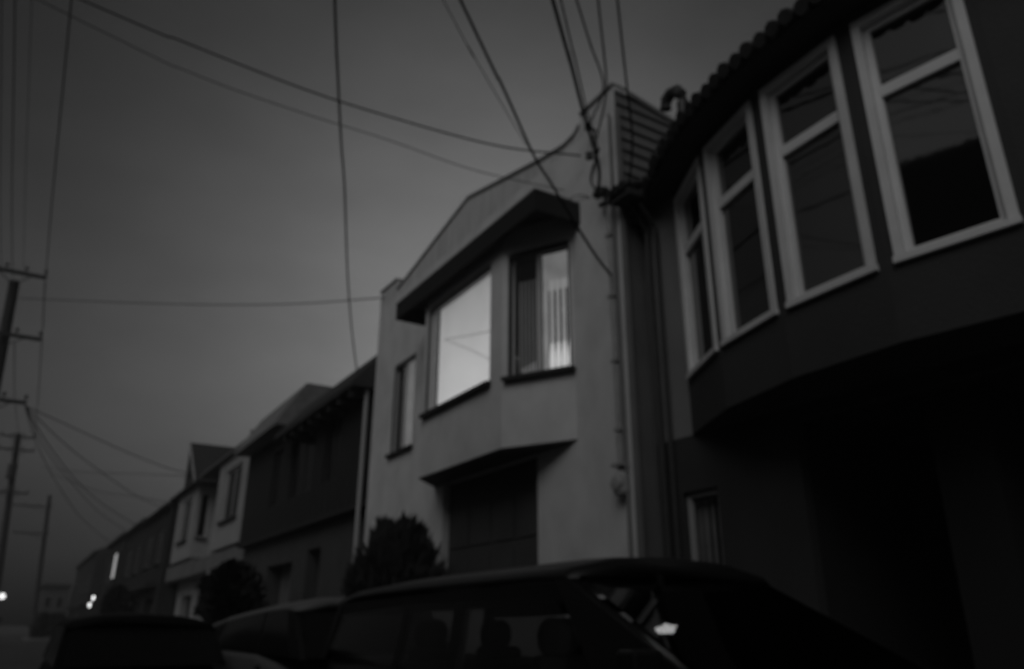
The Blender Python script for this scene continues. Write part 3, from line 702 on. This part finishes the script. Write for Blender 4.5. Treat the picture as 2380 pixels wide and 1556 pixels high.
# ================================================================ cars
def make_car(o, cx, y0, y1, hw, belt, rail, glass_st, wind, rear, paint, glass, seats=(), gt=.07, pil_m=None, ws=None):
    pil_m = pil_m or paint
    """nose at y0, tail at y1; rail: list of (y, z) along the roof edge; glass_st: side window stations"""
    def R(y):
        for (a, za), (b, zb) in zip(rail, rail[1:]):
            if a <= y <= b: return za+(zb-za)*(y-a)/(b-a)
        return rail[0][1] if y < rail[0][0] else rail[-1][1]
    L = y1-y0
    rings = []
    st = [(0, .62, .86, .55), (.02, .78, .92, .68), (.08, .9, .97, .78), (.18, .97, 1, .92), (.3, 1, 1, 1), (.55, 1, 1, 1.0), (.82, .99, 1, 1.0), (.93, .96, .98, 1.0), (.985, .9, .95, .98), (1, .82, .9, .9)]
    for t, w1, w2, hz in st:
        y = y0+L*t; zb = belt*hz if t < .3 else belt
        w = hw*w1
        rings.append([(cx+s*k*w, y, z) for s, k, z in ((-1, .86, .2), (-1, .98, .32), (-1, 1, .55), (-1, .985, zb-.09), (-1, .93, zb), (1, .93, zb), (1, .985, zb-.09), (1, 1, .55), (1, .98, .32), (1, .86, .2))])
    body = MB().loft(rings).build('body', paint, o, smooth=True)
    rw_, tw = hw*.885, hw*.79                                # half widths at rail and at roof edge
    if gt > .1:
        for s in (-1, 1): MB().prism([(cx+s*rw_, rail[0][0]+.02, R(rail[0][0])-gt-.004), (cx+s*rw_, rail[-1][0], R(rail[-1][0])-gt-.004), (cx+s*rw_, rail[-1][0], R(rail[-1][0])-.06), (cx+s*rw_, rail[0][0]+.02, R(rail[0][0])-.06)], (-s*.05, 0, 0)).build('roof_rail', paint, o)
    rr = []
    ys = [p[0] for p in rail]
    for y in ys:
        z = R(y)
        rr.append([(cx+x, y, zz) for x, zz in ((-rw_, z-.075), (-rw_+.015, z-.045), (-tw-.03, z-.012), (-tw, z), (-tw*.6, z+.055), (0, z+.075), (tw*.6, z+.055), (tw, z), (tw+.03, z-.012), (rw_-.015, z-.045), (rw_, z-.075), (tw*.6, z-.03), (0, z-.02), (-tw*.6, z-.03))])
    MB().loft(rr).build('roof', paint, o, smooth=True)
    bw = hw*.955
    # pillars (opaque) and side glass between them
    spans = []
    for (ya, yb, ta, tb) in glass_st: spans.append((ya, yb, ta, tb))
    for s in (-1, 1):
        prev = None
        for (ya, yb, ta, tb) in glass_st:                   # belt from ya..yb, rail from ta..tb
            q = [Vector((cx+s*bw, ya, belt-.02)), Vector((cx+s*bw, yb, belt-.02)), Vector((cx+s*rw_, tb, R(tb)-gt)), Vector((cx+s*rw_, ta, R(ta)-gt))]
            MB().prism(q, (-s*.012, 0, 0)).build('side_window', glass, o)
            if prev is not None:
                pa, pt = prev
                MB().prism([(cx+s*bw, pa, belt-.02), (cx+s*bw, ya, belt-.02), (cx+s*rw_, ta, R(ta)-gt), (cx+s*rw_, pt, R(pt)-gt)], (-s*.05, 0, 0)).build('pillar', pil_m, o)
            prev = (yb, tb)
        # front and rear pillars
        fa, ft = glass_st[0][0], glass_st[0][2]
        MB().prism([(cx+s*bw, wind[0], belt-.03), (cx+s*bw, fa, belt-.02), (cx+s*rw_, ft, R(ft)-.07), (cx+s*(rw_), wind[1], R(wind[1])-.06)], (-s*.07, 0, 0)).build('pillar', pil_m, o)
        MB().prism([(cx+s*bw, prev[0], belt-.02), (cx+s*bw, rear[0], belt-.02), (cx+s*rw_, rear[1], R(rear[1])-.07), (cx+s*rw_, prev[1], R(prev[1])-.07)], (-s*.07, 0, 0)).build('pillar', pil_m, o)
    MB().prism([(cx-bw+.07, wind[0], belt-.02), (cx+bw-.07, wind[0], belt-.02), (cx+rw_-.07, wind[1], R(wind[1])-.03), (cx-rw_+.07, wind[1], R(wind[1])-.03)], (0, .008, .008)).build('windscreen', ws or glass, o)
    MB().prism([(cx-bw+.07, rear[0], belt-.02), (cx+bw-.07, rear[0], belt-.02), (cx+rw_-.07, rear[1], R(rear[1])-.05), (cx-rw_+.07, rear[1], R(rear[1])-.05)], (0, -.012, 0)).build('rear_window', glass, o)
    for s in (-1, 1):
        for yy in (y0+L*.17, y0+L*.80):
            wx = cx+s*(hw-.10)
            w = MB().lathe((wx-.1*s, yy, .32), [(.20, 0), (.30, .0), (.325, .03), (.325, .17), (.30, .2), (.20, .2)], axis=(s, 0, 0), n=24).build('wheel', rubber, o, smooth=False)
            rim = MB().lathe((wx-.1*s, yy, .32), [(.20, .03), (.20, .19), (.17, .17), (.05, .19), (.0, .2)], axis=(s, 0, 0), n=20)
            rim.build('rim', alloy, w)
        MB().box(cx+s*hw*.70-.16, y0-.005, .56, cx+s*hw*.70+.12, y0+.06, .68).build('headlight', lens_m, o, bevel=.02)
        MB().box(cx+s*hw*.74-.12, y1-.05, .66, cx+s*hw*.74+.10, y1+.006, .84).build('tail_light', mat('tail_lens', .08, .3), o, bevel=.02)
        for (ya, yb, ta, tb) in glass_st[:2]:
            MB().box(cx+s*hw-.02, yb-.26, belt-.14, cx+s*hw+.015, yb-.10, belt-.11).build('door_handle', paint, o, bevel=.008)
    for (sx, sy) in seats:
        st_ = MB().box(sx-.24, sy-.3, .38, sx+.24, sy+.25, .55); st_.prism([(sx-.23, sy+.16, .55), (sx-.23, sy+.30, .55), (sx-.19, sy+.40, 1.09), (sx-.19, sy+.30, 1.09)], (.46-.04, 0, 0))
        s_ = st_.build('seat', cloth, o, bevel=.04)
        hd = []
        for zz, w_, d_ in ((1.08, .11, .05), (1.13, .145, .065), (1.20, .155, .07), (1.26, .135, .06), (1.30, .08, .035)):
            hd.append([(sx+w_*math.cos(a)*(1), sy+.36+d_*math.sin(a), zz) for a in [2*PI*k/14 for k in range(14)]])
        MB().loft(hd).build('headrest', cloth, s_, smooth=True)
    return o
CW = 3.2
c1 = thing('parked_wagon', (CW, 4.1, 0), 'black station wagon parked in the foreground, its roof cutting across the house fronts', 'car')
rail1 = [(3.42, 1.535), (3.50, 1.555), (3.75, 1.562), (4.4, 1.560), (5.4, 1.558), (6.1, 1.548), (6.6, 1.53), (6.95, 1.49)]
seat_list = [(2.85, 3.77), (3.55, 3.77), (2.85, 5.55), (3.55, 5.73)]
make_car(c1, CW, 1.45, 7.2, .87, 1.0, rail1, [(3.12, 4.56, 3.55, 4.56), (4.70, 5.45, 4.70, 5.40), (5.54, 7.0, 5.48, 6.82)], (2.35, 3.45), (7.1, 6.92), car_paint, car_glass, seats=seat_list, gt=.165, ws=clear_glass('dark_tinted_windscreen', .16, 1.25))
MB().box(CW-1.03, 2.62, 1.02, CW-.86, 2.74, 1.16).build('side_mirror', car_paint, c1, bevel=.02)
MB().box(CW-.7, 2.3, .84, CW+.7, 2.9, .985).build('dashboard', trim_blk, c1, bevel=.03)
sw_ = MB(); sw_.lathe((2.85, 3.08, .95), [(.17, 0), (.185, .015), (.17, .03), (.155, .015)], axis=(0, 1, .35), n=24); sw_.build('steering_wheel', trim_blk, c1)
# glowing shape on a stem, standing in for a lamp reflected in the windscreen
gp = on_x(1546, 1462, 2.98)
mb = MB().prism([gp+Vector((-.055, -.03, -.024)), gp+Vector((.035, -.03, -.022)), gp+Vector((.055, -.02, .004)), gp+Vector((.07, -.02, .018)), gp+Vector((.03, -.02, .018)), gp+Vector((0, -.02, .026)), gp+Vector((-.025, -.02, .014)), gp+Vector((-.07, -.02, .004)), gp+Vector((-.068, -.02, -.010))], (0, .02, 0))
glint_o = mb.build('windscreen_glint', glint_lit, c1)
MB().box(gp.x-.01, gp.y+.003, gp.z+.02, gp.x+.01, gp.y+.03, 1.52).build('glint_stem', trim_blk, c1)

grey_paint = mat('pale_grey_car_paint', .17, .45, spec=.35)
cb = thing('parked_saloon', (3.15, 9.8, 0), 'pale grey saloon parked nose to tail behind the black wagon, below the brown house', 'car')
railb = [(8.1, 1.445), (8.4, 1.47), (9.2, 1.455), (10.2, 1.41), (11.2, 1.355), (12.1, 1.28), (12.6, 1.22)]
make_car(cb, 3.15, 7.45, 13.2, .86, .98, railb, [(7.95, 9.15, 8.35, 9.12), (9.25, 11.4, 9.22, 11.0)], (7.6, 8.15), (13.0, 12.55), grey_paint, mat('dark_car_glass', .01, .25, spec=.3), pil_m=trim_blk)

c2 = thing('hatchback', (1.27, 11.2, 0), 'black hatchback in the lane, a low dark shape at bottom left', 'car')
rail2 = [(10.05, 1.265), (10.4, 1.30), (11.2, 1.315), (12.2, 1.305), (12.8, 1.25)]
make_car(c2, 1.27, 9.3, 13.2, .88, .86, rail2, [(9.8, 10.8, 10.35, 10.75), (10.9, 11.9, 10.85, 11.8), (12.0, 12.6, 11.9, 12.5)], (9.55, 10.1), (13.1, 12.78), car_paint2, mat('dark_car_glass', .01))

# ================================================================ utility poles
def pole(x, y, h, lean, r, arms, label, rev=None):
    o = thing('utility_pole', (x, y, 0), label, 'utility pole', 'utility poles along the street')
    top = Vector((x+lean, y, h))
    MB().tube([(x, y, 0), (x+lean*.5, y, h*.5), top], r, 12, r*.72).build('pole', wood_m, o)
    for (z, a0, a1, ni) in arms:
        cx_ = x+lean*z/h
        ar = MB().box(cx_+a0, y-.2-r, z-.06, cx_+a1, y-.08-r, z+.06); 
        ar.tube([(cx_+a0*.6, y-.15-r, z), (cx_, y-.1-r, z-.5)], .02, 6); ar.tube([(cx_+a1*.6, y-.15-r, z), (cx_, y-.1-r, z-.5)], .02, 6)
        ao = ar.build('crossarm', wood_m, o)
        ins = MB()
        for k in range(ni):
            xx = cx_+a0+.06+(a1-a0-.12)*k/(ni-1)
            ins.lathe((xx, y-.14-r, z+.06), [(.02, 0), (.02, .1), (.06, .12), (.07, .18), (.04, .24), (.0, .26)], n=8)
        ins.build('insulator', porcelain, ao)
    return o
P1Y = 32.0
t1 = on_y(34, 655, P1Y); b1_ = on_y(0, 832, P1Y)
a1p, a2p, a3p = on_y(70, 654, P1Y), on_y(60, 797, P1Y), on_y(40, 943, P1Y)
lean1 = (t1.x-b1_.x)/(t1.z-b1_.z)*t1.z
x1 = t1.x-lean1
def arm_rel(px, py, y, x, lean, h): 
    p = on_y(px, py, y); return p.x-(x+lean*p.z/h), p.z
h1 = t1.z
e1, zA1 = arm_rel(108, 655, P1Y, x1, lean1, h1); e2, zA2 = arm_rel(95, 797, P1Y, x1, lean1, h1); e3, zA3 = arm_rel(62, 943, P1Y, x1, lean1, h1)
pole(x1, P1Y, h1, lean1, .24, [(zA1, -e1, e1, 4), (zA2, -e2, e2, 4), (zA3, -e3, e3, 4)], 'nearest wooden utility pole at the left edge with two crossarms against the sky')
P2Y = 66.0
t2 = on_y(43, 1008, P2Y); q2 = on_y(3, 1290, P2Y); lean2 = (t2.x-q2.x)/(t2.z-q2.z)*t2.z; x2 = t2.x-lean2
arms2 = []
for (px, py) in ((82, 1022), (80, 1052), (66, 1150)):
    e, z = arm_rel(px, py, P2Y, x2, lean2, t2.z); arms2.append((z, -e, e, 4))
o2 = pole(x2, P2Y, t2.z, lean2, .26, arms2, 'second utility pole with stacked crossarms and a transformer, below the nearest one')
p = on_y(28, 1095, P2Y)
MB().lathe(p+Vector((0, -.35, -.6)), [(.0, 0), (.3, 0), (.3, .9), (.34, .92), (.34, .98), (.1, 1.08)], n=14).build('transformer', dark_pipe, o2)
P3Y = 84.0
t3 = on_y(116, 1152, P3Y); q3 = on_y(81, 1420, P3Y); lean3 = (t3.x-q3.x)/(t3.z-q3.z)*t3.z; x3 = t3.x-lean3
arms3 = []
for (px0, px1, py) in ((22, 120, 1181), (30, 112, 1243)):
    e0, z = arm_rel(px0, py, P3Y, x3, lean3, t3.z); e1_, z = arm_rel(px1, py, P3Y, x3, lean3, t3.z); arms3.append((z, e0, max(e1_, .15), 4))
pole(x3, P3Y, t3.z, lean3, .22, arms3, 'farthest utility pole, pale and leaning, above the end of the street')
# far street lamp
sl = on_y(4, 1388, 100)
so = thing('street_lamp', (sl.x-1.4, 100, 0), 'lit street lamp at the lower left edge of the picture', 'street lamp')
MB().tube([(sl.x-1.4, 100, 0), (sl.x-1.4, 100, sl.z+.3), (sl.x-1.0, 100, sl.z+.75), (sl.x-.2, 100, sl.z+.8)], .09, 8, .05).build('post', dark_pipe, so)
MB().lathe((sl.x, 100, sl.z-.2), [(.18, 0), (.32, .15), (.28, .45), (.1, .55)], n=12).build('lamp_head', far_lamp, so)

# ================================================================ wires
def smooth(pts, n=14):
    out = []
    P = [pts[0]*2-pts[1]]+pts+[pts[-1]*2-pts[-2]]
    for i in range(1, len(P)-2):
        a, b, c, d = P[i-1:i+3]
        for k in range(n):
            t = k/n
            out.append(.5*((2*b)+(c-a)*t+(2*a-5*b+4*c-d)*t*t+(3*b-a-3*c+d)*t*t*t))
    out.append(pts[-1]); return out
WG = 'overhead wires'
def wire(pts, r, label, sag=0.0):
    pts = [Vector(p) for p in pts]
    if len(pts) == 2:
        a, b = pts; pts = [a+(b-a)*t-Vector((0, 0, sag*4*t*(1-t))) for t in [k/24 for k in range(25)]]
    else: pts = smooth(pts)
    o = MB().tube(pts, r, 6).build('overhead_wire', wire_m, None, smooth=True)
    return tag(o, label, 'wire', WG)
def drop(px_pts, z0, end, r, label):
    """service drop: picture points from the top edge to its end; heights run from z0 down to the end's"""
    n = len(px_pts); pts = []
    # straight plan line between the first ray at z0 and the end, each point kept on its own ray
    s = on_z(*px_pts[0], z0); e = Vector(end)
    for i, (px, py) in enumerate(px_pts):
        if i == 0: pts.append(s); continue
        rr = ray(px, py); d = Vector((e.x-s.x, e.y-s.y)); nrm = Vector((-d.y, d.x))
        den = rr.x*nrm.x+rr.y*nrm.y
        t = (s.x*nrm.x+s.y*nrm.y)/den if abs(den) > 1e-6 else None
        f = i/n
        pts.append(Vector((rr.x*t, rr.y*t, CAMZ+rr.z*t)) if t and t > 0 and abs(den) > .05*d.length*Vector((rr.x, rr.y)).length else None)
    pts = [p for p in pts if p is not None]+[e]
    # carry on beyond the top edge of the picture, overhead and behind the photographer
    back = (pts[0]-pts[1]).normalized()
    pts = [pts[0]+back*9+Vector((0, 0, .5)), pts[0]+back*4+Vector((0, 0, .1))]+pts
    return wire(pts, r, label)
def blend(px_pts, z0, end, r, label, ext=8.0):
    """depth blended along the line: range runs evenly from the first point to the end"""
    s = on_z(*px_pts[0], z0); e = Vector(end); cam = Vector((0, 0, CAMZ))
    d0, d1 = (s-cam).length, (e-cam).length
    L = [0.0]
    allp = px_pts
    rays = [ray(*p).normalized() for p in px_pts]+[(e-cam).normalized()]
    ang = [0.0]
    for a, b in zip(rays, rays[1:]): ang.append(ang[-1]+a.angle(b))
    T = ang[-1]
    pts = [cam+rr/((1-a/T)/d0+(a/T)/d1) for rr, a in zip(rays, ang)]   # straight line in depth
    back = (pts[0]-pts[1]).normalized()
    pts = [pts[0]+back*ext+Vector((0, 0, .3))]+pts
    return wire(pts, r, label)
mast = Vector((5.75, 7.22, 6.79)); brk = Vector((5.86, 7.5, 7.62)); brk2 = Vector((5.86, 7.5, 8.12))
blend([(778, 0), (784, 150), (793, 330), (801, 440), (808, 640), (818, 770)], 7.5, on_x(830, 866, 5.55), .015, 'lone near-vertical wire dropping to the brown house eave')
blend([(1070, 0), (1165, 195), (1240, 360), (1283, 430)], 7.6, on_x(1338, 522, 5.1), .018, 'black wire slanting from the top edge behind the bay eave')
wire([on_x(1338, 522, 5.1), on_x(1385, 595, 5.5), Vector((5.93, 7.22, 5.62))], .02, 'short slack wire looping from the bay eave to the conduit')
blend([(1030, 0), (1090, 110), (1150, 215)], 7.9, on_z(1225, 340, 7.3), .006, 'hair-thin wire beside the slanting black one')
blend([(1284, -2), (1322, 130), (1356, 262), (1392, 390)], 7.7, mast, .022, 'thickest black wire running down to the weatherhead')
blend([(1303, -2), (1335, 130), (1365, 262), (1388, 345)], 7.8, brk, .011, 'thin wire just right of the thickest one, ending at the wall bracket')
blend([(1340, 0), (1375, 110), (1402, 205)], 8.2, brk2, .013, 'wire to the upper bracket, second from the left of the corner bundle')
blend([(1390, 0), (1402, 110), (1408, 220)], 8.2, brk+Vector((0, -.1, .02)), .013, 'middle wire of the bundle above the house corner')
blend([(1435, 0), (1447, 110), (1458, 210), (1470, 330)], 7.8, Vector((5.9, 6.75, 6.62)), .013, 'rightmost wire of the bundle, dropping past the clapboard side wall')
wire([on_z(1392, 345, 7.3), Vector((5.84, 7.45, 7.2)), mast+Vector((.02, .02, .05))], .016, 'short tail of wire hanging from the bracket to the weatherhead')
blend([(190, 0), (420, 95), (700, 205), (900, 270), (1150, 338)], 9.3, brk+Vector((0, .2, .12)), .013, 'long thick wire sloping across the sky to the house corner', 10)
blend([(150, 30), (450, 172), (700, 262), (900, 325), (1100, 395)], 9.0, Vector((5.97, 8.3, 7.5)), .007, 'long faint wire just below the thick one across the sky', 10)
blend([(1392, 470), (1340, 455)], 6.95, Vector((5.97, 9.0, 7.3)), .008, 'faint stub of wire on the wall left of the weatherhead', .05)
wire([on_y(45, 694, P1Y-.4), on_y(300, 704, 27), on_y(520, 709, 22.5), on_y(700, 706, 19), Vector((5.98, 15.6, 8.42))], .014, 'level wire from the nearest pole to the left pier of the pale parapet')
# mains along the street
def main(px_top, z_end, arm_px, y, r, label, zt=10.5):
    e = on_y(*arm_px, y); s = on_y(px_top[0], px_top[1], px_top[2])
    return wire([s+(s-e).normalized()*14, s, s+(e-s)*.5-Vector((0, 0, .15)), e], r, label)
main((35, -10, 13), 0, (29, 648, ), P1Y-.4, .012, 'overhead main at the left edge ending on the nearest pole top')
main((74, -10, 13), 0, (55, 650), P1Y-.4, .006, 'faint overhead main, second from the left edge')
main((167, -10, 13), 0, (106, 648), P1Y-.4, .016, 'stout overhead main to the outer end of the upper crossarm')
main((4, -10, 13), 0, (3, 640), P1Y-.4, .009, 'faint overhead main on the extreme left edge of the sky')
wire([on_y(105, 655, P1Y-.4), on_y(97, 800, 42), on_y(88, 930, 54), on_y(80, 1020, P2Y-.3)], .022, 'wire from the upper crossarm down to the second pole')
wire([on_y(34, 800, P1Y-.4), on_y(33, 880, 44), on_y(36, 945, 55), on_y(44, 1012, P2Y-.3)], .018, 'wire from the lower crossarm down to the second pole top')
# fan of service drops from the lowest crossarm
fan0 = on_y(58, 944, P1Y-.4)
wire([fan0, on_y(150, 985, 33), on_y(280, 1045, 35), on_y(380, 1085, 37), on_x(449, 1104, 5.9)], .017, 'topmost wire of the fan, reaching the steep dark roof')
wire([fan0, on_y(160, 1040, 35), on_y(260, 1115, 39), on_y(330, 1160, 44), on_x(385, 1182, 6.0)], .017, 'second wire of the fan, meeting the roof left of the gable')
wire([fan0, on_y(110, 1030, 36), on_y(180, 1120, 42), on_y(250, 1180, 50), on_x(325, 1226, 6.0)], .019, 'third wire of the fan, sagging steeply to the dark row roofs')
wire([fan0, on_y(100, 1035, 37), on_y(165, 1120, 45), on_y(230, 1190, 55), on_x(300, 1240, 6.0)], .017, 'fourth wire of the fan, close beside the third')
wire([fan0, on_y(85, 1030, 38), on_y(130, 1120, 48), on_y(190, 1205, 60), on_x(255, 1262, 6.0)], .019, 'lowest wire of the fan, nearest the poles')
wire([on_y(95, 1085, P2Y), on_y(200, 1098, 60), on_y(330, 1102, 54), on_x(450, 1108, 5.9)], .018, 'faint level wire from the second pole to the steep dark roof')
wire([on_y(120, 1100, P2Y), on_y(220, 1140, 60), on_y(300, 1152, 56), on_x(392, 1168, 6.2)], .018, 'faint sagging wire below the level one')

# ================================================================ evening haze
hm = bpy.data.materials.new('haze'); hm.use_nodes = True
hn = hm.node_tree; hn.nodes.remove(hn.nodes['Principled BSDF'])
pv = hn.nodes.new('ShaderNodeVolumePrincipled'); pv.inputs['Density'].default_value = HAZE; pv.inputs['Color'].default_value = (.8, .8, .8, 1); pv.inputs['Anisotropy'].default_value = .2
hn.links.new(pv.outputs[0], hn.nodes['Material Output'].inputs['Volume'])
tag(MB().box(-60, -60, -1.02, 60, 150, 26).build('haze', hm), kind='stuff')
# ================================================================ world, light, camera
SUN_EL, SUN_AZ = 41.0, math.degrees(math.atan2(-.76, -.60))      # direction the light comes from: left, behind the camera
w = bpy.data.worlds.new('World'); bpy.context.scene.world = w; w.use_nodes = True
nt = w.node_tree; bg = nt.nodes['Background']
sky = nt.nodes.new('ShaderNodeTexSky'); sky.sky_type = 'NISHITA'; sky.sun_disc = False
sky.sun_elevation = rad(SUN_EL); sky.sun_rotation = rad(SUN_AZ); sky.dust_density = 1.0; sky.air_density = 1.0
bw = nt.nodes.new('ShaderNodeRGBToBW'); nt.links.new(sky.outputs[0], bw.inputs[0])
tc = nt.nodes.new('ShaderNodeTexCoord'); vn = nt.nodes.new('ShaderNodeVectorMath'); vn.operation = 'NORMALIZE'
nt.links.new(tc.outputs['Generated'], vn.inputs[0])
dt = nt.nodes.new('ShaderNodeVectorMath'); dt.operation = 'DOT_PRODUCT'; nt.links.new(vn.outputs[0], dt.inputs[0])
glow = ray(1180, 650).normalized(); dt.inputs[1].default_value = glow
def mth(op, a, b):
    n = nt.nodes.new('ShaderNodeMath'); n.operation = op
    for i, v in enumerate((a, b)):
        if isinstance(v, (int, float)): n.inputs[i].default_value = v
        else: nt.links.new(v, n.inputs[i])
    return n.outputs[0]
mxd = mth('MAXIMUM', dt.outputs['Value'], 0.0)
lobe = mth('POWER', mxd, 13.0)
dw = nt.nodes.new('ShaderNodeVectorMath'); dw.operation = 'DOT_PRODUCT'; nt.links.new(vn.outputs[0], dw.inputs[0])
dw.inputs[1].default_value = Vector((-.90, .05, .42)).normalized()
fill_lobe = mth('POWER', mth('MAXIMUM', dw.outputs['Value'], 0.0), 4.0)  # unseen sky lobe, added to the left to fill the facades with light
SKY_A, SKY_B, SKY_FILL = 0.11, 0.89, 0.24
gl = mth('ADD', mth('ADD', mth('MULTIPLY', lobe, SKY_B), SKY_A), mth('MULTIPLY', fill_lobe, SKY_FILL))
sx = nt.nodes.new('ShaderNodeSeparateXYZ'); nt.links.new(vn.outputs[0], sx.inputs[0])
hz = nt.nodes.new('ShaderNodeMapRange'); hz.interpolation_type = 'SMOOTHSTEP'
hz.inputs['From Min'].default_value = -.06; hz.inputs['From Max'].default_value = .34; hz.inputs['To Min'].default_value = .03; hz.inputs['To Max'].default_value = 1.12
nt.links.new(sx.outputs['Z'], hz.inputs['Value'])
cn = nt.nodes.new('ShaderNodeTexNoise'); cn.inputs['Scale'].default_value = 3.2; cn.inputs['Detail'].default_value = 5; cn.inputs['Roughness'].default_value = .55
mpn = nt.nodes.new('ShaderNodeMapping'); mpn.inputs['Scale'].default_value = (1, 1, 2.4); nt.links.new(vn.outputs[0], mpn.inputs['Vector']); nt.links.new(mpn.outputs[0], cn.inputs['Vector'])
cl = nt.nodes.new('ShaderNodeMapRange'); cl.inputs['From Min'].default_value = .3; cl.inputs['From Max'].default_value = .7; cl.inputs['To Min'].default_value = .86; cl.inputs['To Max'].default_value = 1.10
nt.links.new(cn.outputs['Fac'], cl.inputs['Value'])
lum = mth('MULTIPLY', mth('MULTIPLY', mth('MULTIPLY', bw.outputs[0], gl), hz.outputs[0]), cl.outputs[0])
nt.links.new(lum, bg.inputs['Color']); bg.inputs['Strength'].default_value = 0.083
ld = bpy.data.lights.new('sun', 'SUN'); ld.energy = 0.51; ld.angle = rad(40); ld.color = (1, 1, 1)
lo = bpy.data.objects.new('sun', ld); C.objects.link(lo)
sd = Vector((-.76*math.cos(rad(SUN_EL)), -.60*math.cos(rad(SUN_EL)), math.sin(rad(SUN_EL)))).normalized()
lo.rotation_euler = (-sd).to_track_quat('-Z', 'Y').to_euler()

cam = bpy.data.cameras.new('camera'); co = bpy.data.objects.new('camera', cam); C.objects.link(co)
cam.sensor_fit = 'HORIZONTAL'; cam.sensor_width = 36.0; cam.lens = FPX/2380*36
cam.clip_start = .02; cam.clip_end = 3000
right = RM @ Vector((1, 0, 0)); upv = -(RM @ Vector((0, 1, 0))); fw = RM @ Vector((0, 0, 1))
M3 = Matrix((right, upv, -fw)).transposed()
co.matrix_world = Matrix.Translation((0, 0, CAMZ)) @ M3.to_4x4()
cam.dof.use_dof = True; cam.dof.focus_distance = 0.45; cam.dof.aperture_fstop = 8.5
sc = bpy.context.scene; sc.camera = co
sc.view_settings.view_transform = 'Standard'; sc.view_settings.look = 'None'; sc.view_settings.exposure = 0; sc.view_settings.gamma = 1
sc.render.engine = 'CYCLES'
